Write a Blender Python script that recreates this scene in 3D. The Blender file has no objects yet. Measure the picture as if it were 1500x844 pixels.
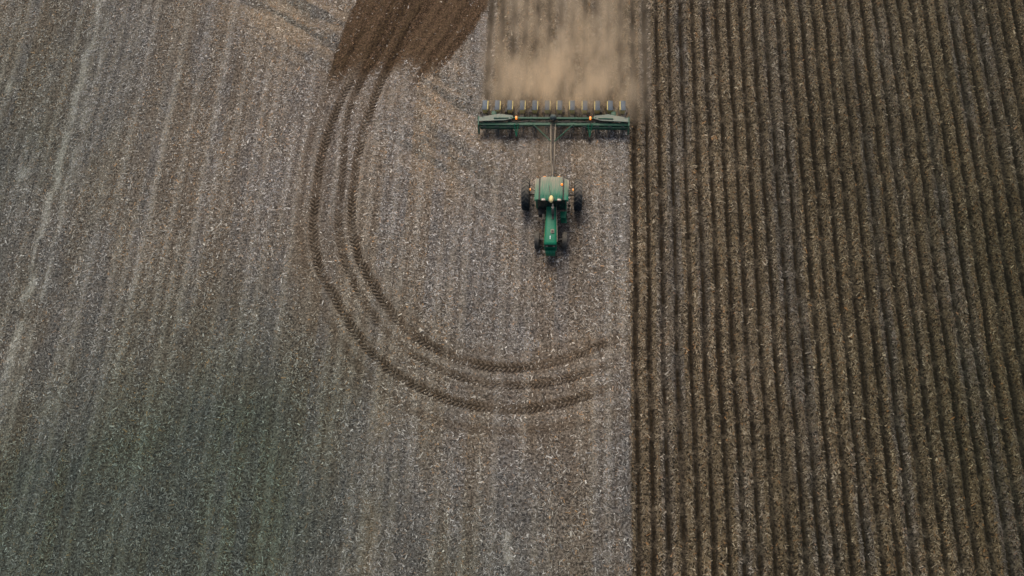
import bpy, bmesh, math, random
import numpy as np
from mathutils import Matrix, Vector

# ------------------------------------------------------------------ camera
scene = bpy.context.scene
IW, IH = 1500.0, 844.0
F = 1050.0                                     # focal length in photo pixels
def _n(v): return v / np.linalg.norm(v)
dwn = _n(np.array([65.0, -320.0, -F]))          # straight down, seen from the camera
row = np.array([148.0, 3470.0, -F]); row = _n(row - dwn * row.dot(dwn))
right = np.cross(row, -dwn)
R_wc = np.stack([right, row, -dwn])             # camera -> world rotation
HC = 39.6
CAM = np.array([0.0, 0.0, HC])
def at(px, py, z=0.0):
    """photo pixel -> point on the horizontal plane at height z"""
    d = R_wc @ np.array([px - IW/2, IH/2 - py, -F])
    s = (z - HC) / d[2]
    p = CAM + s * d
    return np.array([p[0], p[1]])
cd = bpy.data.cameras.new('camera'); cam = bpy.data.objects.new('camera', cd)
scene.collection.objects.link(cam); scene.camera = cam
cd.sensor_fit = 'HORIZONTAL'; cd.sensor_width = 36.0; cd.lens = 36.0 * F / IW
cd.clip_start = 0.5; cd.clip_end = 3000
M4 = Matrix([list(R_wc[0]) + [0], list(R_wc[1]) + [0], list(R_wc[2]) + [HC], [0, 0, 0, 1]])
cam.matrix_world = M4

# ------------------------------------------------------------------ light
SUN_EL, SUN_AZ = math.radians(55), math.radians(-14)      # azimuth from +Y towards +X
w = bpy.data.worlds.new('World'); scene.world = w; w.use_nodes = True
nt = w.node_tree; nt.nodes.clear()
sky = nt.nodes.new('ShaderNodeTexSky'); sky.sky_type = 'NISHITA'; sky.sun_disc = False
sky.sun_elevation = SUN_EL; sky.sun_rotation = SUN_AZ
sky.air_density = 1.0; sky.dust_density = 6.0; sky.ozone_density = 0.6
bg = nt.nodes.new('ShaderNodeBackground'); bg.inputs['Strength'].default_value = 0.10
out = nt.nodes.new('ShaderNodeOutputWorld')
nt.links.new(sky.outputs[0], bg.inputs[0]); nt.links.new(bg.outputs[0], out.inputs[0])
sd = bpy.data.lights.new('sun', 'SUN'); sd.energy = 1.5; sd.angle = math.radians(22); sd.color = (1.0, 0.93, 0.84)
sun = bpy.data.objects.new('sun', sd); scene.collection.objects.link(sun)
sv = Vector((math.sin(SUN_AZ)*math.cos(SUN_EL), math.cos(SUN_AZ)*math.cos(SUN_EL), math.sin(SUN_EL)))
sun.rotation_euler = (-sv).to_track_quat('-Z', 'Y').to_euler(); sun.location = (0, 0, 60)
vs = scene.view_settings
vs.view_transform = 'Standard'; vs.look = 'None'; vs.gamma = 1.0; vs.exposure = 0.54; vs.use_curve_mapping = False

scene.cycles.volume_bounces = 4; scene.cycles.max_bounces = 10

# ------------------------------------------------------------------ helpers
rng = np.random.default_rng(7)
random.seed(7)
COL = scene.collection
_lat = rng.random((256, 256)).astype(np.float32)
def vnoise(x, y, s, o=0):
    x = np.asarray(x) / s + 37.17 * (o + 1); y = np.asarray(y) / s + 91.73 * (o + 1)
    xi = np.floor(x).astype(np.int64); yi = np.floor(y).astype(np.int64)
    fx = x - xi; fy = y - yi
    fx = fx*fx*(3-2*fx); fy = fy*fy*(3-2*fy)
    x0 = xi & 255; x1 = (xi+1) & 255; y0 = yi & 255; y1 = (yi+1) & 255
    return (_lat[x0, y0]*(1-fx) + _lat[x1, y0]*fx)*(1-fy) + (_lat[x0, y1]*(1-fx) + _lat[x1, y1]*fx)*fy
def fbm(x, y, s, o=0, n=3):
    t = 0; a = 1; tot = 0
    for k in range(n):
        t = t + a*vnoise(x, y, s/2**k, o+7*k); tot += a; a *= .55
    return t/tot
def sstep(a, b, x):
    t = np.clip((x-a)/(b-a), 0, 1); return t*t*(3-2*t)

def tag(o, label=None, cat=None, group=None, kind=None):
    if label: o['label'] = label
    if cat: o['category'] = cat
    if group: o['group'] = group
    if kind: o['kind'] = kind
    return o
def link(o, parent=None):
    COL.objects.link(o)
    if parent is not None: o.parent = parent
    return o
def empty(name, loc, rz=0):
    o = bpy.data.objects.new(name, None); o.location = loc; o.rotation_euler = (0, 0, rz); o.empty_display_size = .3
    return link(o)
def np_mesh(name, verts, faces, mat, attrs=None, smooth=True):
    """verts (N,3), faces (M,4) or (M,3) -> mesh object; attrs: name -> (N,4) point colours"""
    me = bpy.data.meshes.new(name); n = len(verts); m, k = faces.shape
    me.vertices.add(n); me.vertices.foreach_set('co', np.ascontiguousarray(verts, np.float32).ravel())
    me.loops.add(m*k); me.loops.foreach_set('vertex_index', np.ascontiguousarray(faces, np.int32).ravel())
    me.polygons.add(m); me.polygons.foreach_set('loop_start', np.arange(0, m*k, k, dtype=np.int32))
    if smooth: me.polygons.foreach_set('use_smooth', np.ones(m, bool))
    for a, v in (attrs or {}).items():
        at_ = me.attributes.new(a, 'FLOAT_COLOR', 'POINT'); at_.data.foreach_set('color', np.ascontiguousarray(v, np.float32).ravel())
    me.update(calc_edges=True); me.materials.append(mat)
    o = bpy.data.objects.new(name, me); return o

class Nodes:
    def __init__(s, name):
        s.m = bpy.data.materials.new(name); s.m.use_nodes = True; s.t = s.m.node_tree
        s.b = s.t.nodes['Principled BSDF']; s.o = s.t.nodes['Material Output']
    def new(s, t, **kw):
        n = s.t.nodes.new(t)
        for k, v in kw.items(): setattr(n, k, v)
        return n
    def ln(s, a, b): s.t.links.new(a, b)
    def val(s, sock, v):
        if hasattr(v, 'is_output') or isinstance(v, bpy.types.NodeSocket): s.ln(v, sock)
        else: sock.default_value = v
    def mix(s, f, a, b, mode='MIX'):
        n = s.new('ShaderNodeMix', data_type='RGBA', blend_type=mode)
        s.val(n.inputs[0], f)
        s.val(n.inputs[6], (*a, 1) if isinstance(a, tuple) and len(a) == 3 else a)
        s.val(n.inputs[7], (*b, 1) if isinstance(b, tuple) and len(b) == 3 else b)
        return n.outputs[2]
    def math(s, op, a, b=0.0, clamp=False):
        n = s.new('ShaderNodeMath', operation=op, use_clamp=clamp); s.val(n.inputs[0], a); s.val(n.inputs[1], b); return n.outputs[0]
    def noise(s, vec, scale, detail=3, rough=.55):
        n = s.new('ShaderNodeTexNoise'); n.inputs['Scale'].default_value = scale; n.inputs['Detail'].default_value = detail
        n.inputs['Roughness'].default_value = rough
        if vec is not None: s.ln(vec, n.inputs['Vector'])
        return n.outputs[0]
    def rng(s, v, a, b, c=0., d=1.):
        n = s.new('ShaderNodeMapRange'); s.val(n.inputs[0], v)
        for i, q in enumerate((a, b, c, d)): n.inputs[i+1].default_value = q
        return n.outputs[0]

# ------------------------------------------------------------------ layout from the photograph
ROW = 0.762
PX0 = at(931, 422)[0]                          # first furrow of the planted block
def furrow_x(k): return PX0 + ROW*k
PLY = at(813.5, 192)[1]                        # planter tool bar (ground under it)
PLX = furrow_x(-6.5)

def smooth_path(pix, step=0.15):
    p = np.array([at(a, b) for a, b in pix])
    for _ in range(3):                         # Chaikin corner cutting
        q = [p[0]]
        for i in range(len(p)-1): q += [p[i]*.75+p[i+1]*.25, p[i]*.25+p[i+1]*.75]
        q.append(p[-1]); p = np.array(q)
    d = np.r_[0, np.cumsum(np.hypot(*np.diff(p, axis=0).T))]
    s = np.arange(0, d[-1], step)
    return np.stack([np.interp(s, d, p[:, 0]), np.interp(s, d, p[:, 1])], 1), s

TI = [(640, -30), (612, 10), (593, 40), (577, 80), (561, 113), (548, 143), (537, 175), (528, 209), (521, 250), (516, 290), (514, 320), (519, 362), (536, 400), (553, 426), (566, 449), (588, 475), (616, 498), (645, 514), (676, 528), (712, 537), (755, 540), (800, 534), (839, 522), (880, 505), (918, 492)]
TM = [(606, -20), (580, 35), (560, 72), (535, 105), (520, 135), (507, 170), (504, 205), (503, 247), (498, 295), (494, 320), (500, 370), (520, 420), (550, 468), (590, 509), (640, 540), (690, 558), (750, 566), (800, 562), (850, 550), (918, 525)]
TO = [(585, -20), (563, 40), (541, 76), (517, 109), (497, 150), (482, 189), (471, 226), (465, 262), (461, 295), (457, 333), (464, 385), (477, 412), (500, 451), (512, 474), (534, 505), (559, 531), (588, 554), (622, 571), (656, 585), (697, 596), (742, 600), (787, 598), (830, 589), (876, 573), (920, 560)]
TF = [(535, 40), (509, 80), (480, 133), (460, 181), (447, 226), (440, 282), (436, 320), (444, 380), (460, 425), (493, 493), (530, 545), (580, 590), (630, 615), (690, 629), (760, 633), (830, 624), (922, 598)]
LB1 = [(545, 100), (528, 150), (515, 195), (511, 250), (507, 310), (512, 370), (532, 420), (560, 470), (600, 508), (650, 535), (720, 553), (780, 553), (850, 539), (922, 513)]
LB2 = [(560, 560), (620, 592), (690, 611), (760, 617), (830, 609), (922, 580)]
LB3 = [(585, 110), (560, 165), (545, 210), (537, 260), (532, 310), (537, 360), (556, 400), (590, 445), (640, 482), (700, 503), (760, 508), (830, 498), (922, 468)]
# path, half width, strength, lug depth
TRACKS = [(TI, .30, .54, 1.0), (TM, .26, .42, .8), (TO, .30, .52, 1.0), (TF, .26, .34, .35)]
PATHS = [(smooth_path(p), hw, st, lug) for p, hw, st, lug in TRACKS]
BANDS = [(smooth_path(p), hw, st) for p, hw, st in ((LB1, .22, .8), (LB2, .22, .6), (LB3, .3, .45))]

def path_dist(x, y, P):
    """distance to a polyline (inf far away) and fraction along it"""
    d = np.full(x.shape, 99., np.float32); f = np.zeros(x.shape, np.float32)
    p = P[::2]
    lo = p.min(0)-2; hi = p.max(0)+2
    idx = np.nonzero((x > lo[0]) & (x < hi[0]) & (y > lo[1]) & (y < hi[1]))[0]
    # narrow by coarse cells
    cell = {}
    c = 1.5
    key = lambda a, b: (np.floor(a/c).astype(np.int64)*100003 + np.floor(b/c).astype(np.int64))
    kp = set()
    for a, b in p:
        for i in (-1, 0, 1):
            for j in (-1, 0, 1): kp.add(int(math.floor(a/c)+i)*100003 + int(math.floor(b/c)+j))
    idx = idx[np.isin(key(x[idx], y[idx]), np.array(list(kp)))]
    for k in range(0, len(idx), 20000):
        i = idx[k:k+20000]
        dd = (x[i, None]-p[None, :, 0])**2 + (y[i, None]-p[None, :, 1])**2
        m = dd.argmin(1); d[i] = np.sqrt(dd[np.arange(len(i)), m]); f[i] = m/len(p)
    return d, f

# tilled strip (dark bare soil) as polygon in ground coordinates
TILL = np.array([at(a, b) for a, b in [(660, -300), (580, -120), (543, -40), (522, 0), (506, 32), (496, 62), (500, 76), (530, 84), (552, 96), (572, 108), (590, 122), (612, 134), (624, 132), (640, 112), (664, 84), (692, 48), (716, 12), (745, -30), (800, -120), (900, -300)]])
def poly_sd(x, y, P):
    inside = np.zeros(x.shape, bool); d = np.full(x.shape, 1e9)
    n = len(P)
    for i in range(n):
        x0, y0 = P[i]; x1, y1 = P[(i+1) % n]
        c = ((y0 > y) != (y1 > y)) & (x < (x1-x0)*(y-y0)/(y1-y0+1e-12)+x0); inside ^= c
        ex, ey = x1-x0, y1-y0; t = np.clip(((x-x0)*ex+(y-y0)*ey)/(ex*ex+ey*ey), 0, 1)
        d = np.minimum(d, (x-x0-t*ex)**2+(y-y0-t*ey)**2)
    return np.where(inside, 1, -1)*np.sqrt(d)

TL = np.array([at(a, b) for a, b in [(660, -300), (580, -120), (543, -40), (522, 0), (506, 32), (495, 64), (478, 110), (462, 165), (452, 230)]])
TRG = np.array([at(a, b) for a, b in [(900, -300), (800, -120), (745, -30), (716, 12), (692, 48), (664, 84), (640, 112), (622, 134), (596, 170), (575, 215), (560, 270)]])
def line_d(x, y, P):
    d = np.full(x.shape, 1e9)
    for i in range(len(P)-1):
        x0, y0 = P[i]; ex, ey = P[i+1]-P[i]; t = np.clip(((x-x0)*ex+(y-y0)*ey)/(ex*ex+ey*ey), 0, 1)
        d = np.minimum(d, (x-x0-t*ex)**2+(y-y0-t*ey)**2)
    return np.sqrt(d)
BANDP = np.concatenate([TL, TRG[::-1]])
def blob(x, y, px, py, rx, ry, rot=0.):
    c = at(px, py); s = 25.
    dx, dy = (x-c[0])*s, (y-c[1])*s
    a = math.radians(rot); u = dx*math.cos(a)+dy*math.sin(a); v = -dx*math.sin(a)+dy*math.cos(a)
    return np.exp(-((u/rx)**2+(v/ry)**2))

TCX, TCY = at(770, 320)                          # centre of the turn
def field(x, y, want=('h', 'mask')):
    """terrain height and surface masks at ground points"""
    x = np.asarray(x, np.float64); y = np.asarray(y, np.float64)
    # ---- planted rows
    passno = np.floor((x-PX0+ROW*.5)/(ROW*12))
    wob = (vnoise(y, passno*31.7, 2.2, 3)-.5)*.10 + (vnoise(y, passno*11.1, 7., 4)-.5)*.14
    ed = x-(PX0-ROW*.42)-(vnoise(y, x*0, .6, 5)-.5)*.10
    blockm = sstep(-.04, .06, ed)
    nar = (y > PLY+.55+.25*vnoise(x, y, .3, 6))
    leftedge = furrow_x(-12)-ROW*.40-(vnoise(y, x*0+3, .6, 8)-.5)*.12
    passm = sstep(-.05, .07, x-leftedge)*(ed <= .06)*nar
    plant = np.maximum(blockm, passm)
    u = (x-PX0-wob)/ROW; k = np.round(u); fu = (u-k)*ROW      # signed distance from furrow centre (m)
    fw = .145 + .04*(vnoise(y, k*17.3, 1.1, 9)-.5) + .05*(vnoise(y, k*5.1, 5., 10)-.5)
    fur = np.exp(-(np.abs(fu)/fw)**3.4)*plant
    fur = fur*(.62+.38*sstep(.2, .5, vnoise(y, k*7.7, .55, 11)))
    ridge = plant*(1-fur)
    # ---- tilled strip
    ts = poly_sd(x, y, TILL) + (fbm(x, y, .7, 12)-.5)*.5
    rr = np.hypot(x-TCX, y-TCY)
    dl = line_d(x, y, TL); tt = dl/(dl+line_d(x, y, TRG)+1e-6)
    streak = .65*vnoise(tt*22, y*.10, 1.0, 13)+.35*vnoise(tt*55, y*.22, 1.0, 29)
    fing = sstep(at(560, 185)[1]+3.0*(vnoise(tt*15, y*0, 1.0, 33)-.5), at(560, 20)[1], y)
    bsd = poly_sd(x, y, BANDP)+(fbm(x, y, .5, 34)-.5)*.35
    till = sstep(-.08, .22, bsd)*sstep(0, 1, fing*1.9 - .75*streak*(1-fing) - .25*fbm(x, y, .5, 36)*(1-fing))
    till = till*(1-plant)
    # ---- tracks
    tr = np.zeros_like(x); halo = np.zeros_like(x); dep = np.zeros_like(x); berm = np.zeros_like(x)
    for (P, s), hw, st, lug in PATHS:
        d, f = path_dist(x.ravel(), y.ravel(), P); d = d.reshape(x.shape); f = f.reshape(x.shape)
        end = sstep(1.02, .95, f)
        brk = .7+.3*sstep(.3, .6, fbm(x, y, 1.6, 14))
        t = sstep(hw*1.25, hw*.75, d)*st*end
        tr = np.maximum(tr, t*brk); halo = np.maximum(halo, sstep(1.9, .1, d)*end*(.35+st))
        berm = np.maximum(berm, np.exp(-((d-hw*1.55)/(hw*.35))**2)*st*end*sstep(.3, .6, fbm(x, y, .9, 41)))
        dep = np.maximum(dep, sstep(hw*1.2, hw*.8, d)*st*end)
    band = np.zeros_like(x)
    for (P, s), hw, st in BANDS:
        d, f = path_dist(x.ravel(), y.ravel(), P); d = d.reshape(x.shape)
        band = np.maximum(band, sstep(hw, hw*.25, d)*st)
    np_ = 1-plant
    sl = (x-PX0)/ROW+.5+(vnoise(y, x*0+4, 3., 37)-.5)*.2; kl = np.round(sl)
    thin = np.exp(-((sl-kl)*ROW/.075)**2)*sstep(.45, .8, vnoise(kl*5.3, y*.08, 1., 38))*sstep(.2, .6, fbm(x, y, .8, 39))
    halo = np.maximum(halo, thin*.9)
    band = np.maximum(band, berm*.9)
    halo = np.maximum(halo, blob(x, y, 548, 135, 95, 48, 62)*1.0)
    tr *= np_; halo *= np_; band *= np_; dep *= np_
    # ---- old stubble rows and chaff
    so = (x-PX0)/ROW + (vnoise(y, x*0+9, 5., 15)-.5)*.15
    stripe = (.5+.5*np.cos(2*np.pi*so))
    rowvar = vnoise(np.round(so)*3.3, y*.12, .9, 16)
    xs = at(65, 330)[0]
    chaff = np.zeros_like(x)
    for off, wd, st, oo in ((0, .24, 1.4, 17), (.95, .18, .8, 18), (3.2, .3, .28, 19), (6.6, .3, .22, 20), (9.6, .25, .18, 21), (-2.3, .3, .2, 22)):
        g = np.exp(-((x-xs-off-(vnoise(y, x*0, 1.3, oo)-.5)*.35)/wd)**2)
        chaff = np.maximum(chaff, g*st*sstep(.2, .6, fbm(x*2.5, y*.7, 1.0, oo)))
    yfade = sstep(at(0, 700)[1], at(0, 560)[1], y)
    chaff *= .25+.75*yfade
    for px_, py_, r_ in ((743, 787, 5), (745, 815, 6), (741, 800, 4), (33, 255, 8), (12, 128, 6)): chaff = np.maximum(chaff, blob(x, y, px_, py_, r_, r_*1.6)*1.2)
    # tan residue swaths raked diagonally
    gap = np.zeros_like(x)
    def raked(px, py, rx, ry, rot, o):
        a = math.radians(rot); v = -x*math.sin(a)+y*math.cos(a); uu = x*math.cos(a)+y*math.sin(a)
        b_ = blob(x, y, px, py, rx, ry, rot); q = sstep(.3, .7, .7*vnoise(v, uu*.10, .42, o)+.3*vnoise(v, uu*.3, .17, o+50))
        np.maximum(gap, b_*(1-q), out=gap)
        return b_*q
    tan = np.maximum.reduce([raked(430, 25, 140, 75, -32, 23)*1.3, raked(690, 165, 120, 80, -35, 24)*1.2, raked(650, 235, 130, 60, -33, 25)*.6, raked(880, 250, 70, 45, -40, 26)*.6, blob(x, y, 575, 120, 80, 35, 55)*.6])
    xl = at(548, 700)[0]; tan = np.maximum(tan, np.exp(-((x-xl-(vnoise(y, x*0, 2., 45)-.5)*.4)/.5)**2)*sstep(at(548, 520)[1], at(548, 640)[1], y)*.8*sstep(.25, .6, fbm(x*2, y*.6, 1., 46)))
    tan = np.clip(tan, 0, 1)*np_*(1-till)
    # painted vignette: ground colour darkened towards the edges and corners of the view
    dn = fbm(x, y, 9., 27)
    vignette_gap = np.maximum(blob(x, y, 170, 800, 430, 360, 20)*1.25, blob(x, y, 1620, 420, 500, 900)*1.15)
    vignette_gap = np.maximum(vignette_gap, blob(x, y, 1220, 820, 330, 290)*.75)
    vignette_gap = np.maximum(vignette_gap, blob(x, y, -60, 380, 380, 700)*.62)
    vignette_gap = np.maximum(vignette_gap, blob(x, y, 620, 900, 520, 230)*.62)
    vignette_gap = np.maximum(vignette_gap, gap*.38)  # gaps between the raked swaths darken through the same mask
    vignette_gap = np.clip(vignette_gap*(.72+.56*dn), 0, 1)
    grey = sstep(.42, .7, fbm(x*1.6, y*.45, 4.5, 28))            # bluish bare patches between residue
    grey = np.maximum(grey*.8, blob(x, y, 455, 170, 50, 120, 0)*.8)
    rg = sstep(.5, .85, vnoise(k*7.9, y*.07, 1., 43))*.9*(.5+.5*sstep(.3, .6, fbm(x, y, 1.5, 44)))
    lane = sstep(.55, .85, vnoise(np.round(so+.5)*6.1, y*.05, 1., 47))*(.4+.6*sstep(.3, .6, fbm(x, y, 1.2, 48)))
    grey = np.maximum(grey, lane*.8)*(1-plant)+rg*plant
    # ---- height
    micro = (fbm(x, y, .20, 30, 2)-.5)
    h = (fbm(x, y, 14., 31)-.5)*.12 + (fbm(x, y, 1.3, 32)-.5)*.03
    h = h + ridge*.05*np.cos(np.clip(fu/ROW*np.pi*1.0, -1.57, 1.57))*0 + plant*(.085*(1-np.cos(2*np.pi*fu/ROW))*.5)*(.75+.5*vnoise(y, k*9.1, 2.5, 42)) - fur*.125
    h = h + micro*(.035*(1-plant)*(1-till) + .035*plant*(1-fur) + .05*till + .012*fur)
    h = h + till*((streak-.5)*.15 - .02)
    h = h - dep*.045 + berm*np_*.035 + (stripe-.5)*.018*np_*(1-till)*(1-dep)
    return dict(h=h, plant=plant, fur=fur, ridge=ridge, till=till, tr=tr, halo=halo, band=band, chaff=chaff, tan=tan,
                vignette_gap=vignette_gap, grey=grey, stripe=stripe*np_*(.1+1.5*sstep(.25, .8, rowvar)), k=k, fu=fu, streak=streak, rr=rr)

# ------------------------------------------------------------------ ground material
def soil_material(name):
    n = Nodes(name)
    tc = n.new('ShaderNodeTexCoord').outputs['Object']
    a1 = n.new('ShaderNodeAttribute', attribute_name='m1'); a2 = n.new('ShaderNodeAttribute', attribute_name='m2'); a3 = n.new('ShaderNodeAttribute', attribute_name='m3')
    def sep(a):
        q = n.new('ShaderNodeSeparateColor'); n.ln(a.outputs['Color'], q.inputs[0]); return q.outputs
    fur, till, tr = sep(a1); stk = a1.outputs['Alpha']; chaff, vignette_gap, grey = sep(a2); ridge, halo, tan = sep(a3)
    fine = n.noise(tc, 7.0, 3, .62); fine2 = n.noise(tc, 15.0, 2, .6); mid = n.noise(tc, 1.7, 4, .6); big = n.noise(tc, .16, 3, .5)
    f1 = n.rng(n.math('ADD', n.math('MULTIPLY', fine, .6), n.math('MULTIPLY', fine2, .4)), .43, .60)
    dry = n.mix(f1, (.020, .016, .012), (.195, .158, .124))                # stubble: soil to trash
    gry = n.mix(f1, (.024, .024, .025), (.170, .164, .162))
    c = n.mix(n.math('MULTIPLY', grey, .75), dry, gry)
    c = n.mix(n.math('MULTIPLY', n.rng(mid, .4, .7), .35), c, (.14, .105, .075))
    c = n.mix(n.math('MULTIPLY', tan, .85, True), c, n.mix(f1, (.13, .095, .06), (.30, .235, .165)))
    c = n.mix(n.math('MULTIPLY', halo, .62, True), c, n.mix(f1, (.050, .036, .024), (.165, .122, .084)))
    rid = n.mix(f1, (.013, .010, .006), (.160, .122, .075))
    rid = n.mix(n.math('MULTIPLY', grey, .5), rid, n.mix(f1, (.016, .015, .013), (.125, .115, .100)))
    c = n.mix(ridge, c, rid)
    c = n.mix(n.math('MULTIPLY', chaff, .8), c, n.mix(f1, (.16, .145, .12), (.40, .36, .30)))
    c = n.mix(n.math('MULTIPLY', tr, .85), c, n.mix(n.rng(fine2, .35, .7), (.056, .040, .026), (.165, .120, .083)))
    c = n.mix(till, c, n.mix(n.rng(n.math('ADD', n.math('MULTIPLY', stk, .8), n.math('MULTIPLY', mid, .35)),   .48, .80), n.mix(f1, (.014, .008, .004), (.058, .036, .017)), n.mix(f1, (.035, .022, .011), (.125, .083, .045))))
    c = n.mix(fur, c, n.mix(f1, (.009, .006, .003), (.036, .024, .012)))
    vignette_tint = n.mix(n.math('MULTIPLY', vignette_gap, .85), (1, 1, 1), n.mix(ridge, (.25, .40, .37), (.36, .39, .28)))  # vignette darkening and tint multiplied into the soil colour
    c = n.mix(1.0, c, vignette_tint, 'MULTIPLY')
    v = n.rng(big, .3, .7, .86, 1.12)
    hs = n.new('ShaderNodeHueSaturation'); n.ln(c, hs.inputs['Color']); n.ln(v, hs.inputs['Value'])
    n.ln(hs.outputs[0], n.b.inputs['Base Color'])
    n.b.inputs['Roughness'].default_value = .95; n.b.inputs['Specular IOR Level'].default_value = .15
    bp = n.new('ShaderNodeBump'); bp.inputs['Strength'].default_value = .9; bp.inputs['Distance'].default_value = .05
    n.ln(n.math('ADD', n.math('MULTIPLY', fine, 1.0), n.math('MULTIPLY', fine2, .5)), bp.inputs['Height']); n.ln(bp.outputs[0], n.b.inputs['Normal'])
    return n.m
SOIL = soil_material('field_soil')
def masks(d):
    o = np.ones_like(d['h'])
    st = lambda a, b, c: np.stack([a.ravel(), b.ravel(), c.ravel(), o.ravel()], 1)
    g = np.clip(d['grey']*(.6+.6*(1-d['stripe'])), 0, 1)
    return dict(m1=np.stack([d['fur'].ravel(), d['till'].ravel(), d['tr'].ravel(), d['streak'].ravel()], 1), m2=st(np.clip(d['chaff']+d['band']*.34+d['stripe']*.30, 0, 1), d['vignette_gap'], g), m3=st(d['ridge'], d['halo'], d['tan']))

# ------------------------------------------------------------------ the field: one sheet to the horizon
cor = np.array([at(a, b) for a, b in ((0, 0), (1500, 0), (1500, 844), (0, 844))])
x0, x1 = cor[:, 0].min()-3, cor[:, 0].max()+3; y0, y1 = cor[:, 1].min()-3, cor[:, 1].max()+4
def far(a, b, n): return np.geomspace(a, b, n)
gx = np.r_[x0-far(900, 1, 16), np.arange(x0, PX0-ROW*.8, .088), np.arange(PX0-ROW*.8, x1, .054), x1+far(1, 900, 16)]
gy = np.r_[y0-far(900, 1, 16), np.arange(y0, y1, .098), y1+far(1, 900, 16)]
X, Y = np.meshgrid(gx, gy, indexing='ij')
D = field(X, Y)
nx, ny = X.shape
i = np.arange((nx-1)*(ny-1)); a = (i//(ny-1))*ny + i % (ny-1)
faces = np.stack([a, a+ny, a+ny+1, a+1], 1)
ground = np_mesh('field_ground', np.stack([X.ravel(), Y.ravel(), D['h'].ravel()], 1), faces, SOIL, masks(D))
link(ground); tag(ground, kind='structure')

# ------------------------------------------------------------------ tyre prints with lug bars pressed into the soil
def tyre_track(P, s, hw, st, seed):
    # resample finely along the path
    ss = np.arange(0, s[-1], .042); px = np.interp(ss, s, P[:, 0]); py = np.interp(ss, s, P[:, 1])
    tx = np.gradient(px); ty = np.gradient(py); L = np.hypot(tx, ty); tx /= L; ty /= L
    wv = np.linspace(-1, 1, 15)
    S, W = np.meshgrid(ss, wv, indexing='ij')
    gxx = px[:, None] - ty[:, None]*W*hw*1.05; gyy = py[:, None] + tx[:, None]*W*hw*1.05
    d = field(gxx, gyy)
    pitch = .25
    ph = S/pitch + np.abs(W)*.85 + (W > 0)*.5
    bar = sstep(.15, .75, .5+.5*np.sin(2*np.pi*ph))*sstep(0.02, .15, np.abs(W))
    patch = (.5+.5*sstep(.28, .55, fbm(gxx, gyy, 1.1, 40+seed)))*sstep(1.0, .95, S/ss[-1])*(d['plant'] < .2)
    vis = st*patch*(1-.75*sstep(.4, .9, d['till']))
    h = d['h'] + .022 + .072*bar*vis + .012*(fbm(gxx, gyy, .12, 50, 2)-.5) - .11*np.abs(W)**6 - .02*(1-patch)
    m = masks(d)
    lowm = ((1-bar)*vis).ravel()
    m['m1'][:, 2] = np.clip(m['m1'][:, 2]*.6+.30*vis.ravel(), 0, 1)
    m['m1'][:, 0] = np.maximum(m['m1'][:, 0], lowm*.80)
    n1, n2 = S.shape
    i = np.arange((n1-1)*(n2-1)); a = (i//(n2-1))*n2 + i % (n2-1)
    o = np_mesh('tyre_track', np.stack([gxx.ravel(), gyy.ravel(), h.ravel()], 1), np.stack([a, a+n2, a+n2+1, a+1], 1), SOIL, m)
    link(o); tag(o, kind='structure')
for q, ((P, s), hw, st, lug) in enumerate(PATHS):
    if lug > 0: tyre_track(P, s, hw, lug, q)

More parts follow.
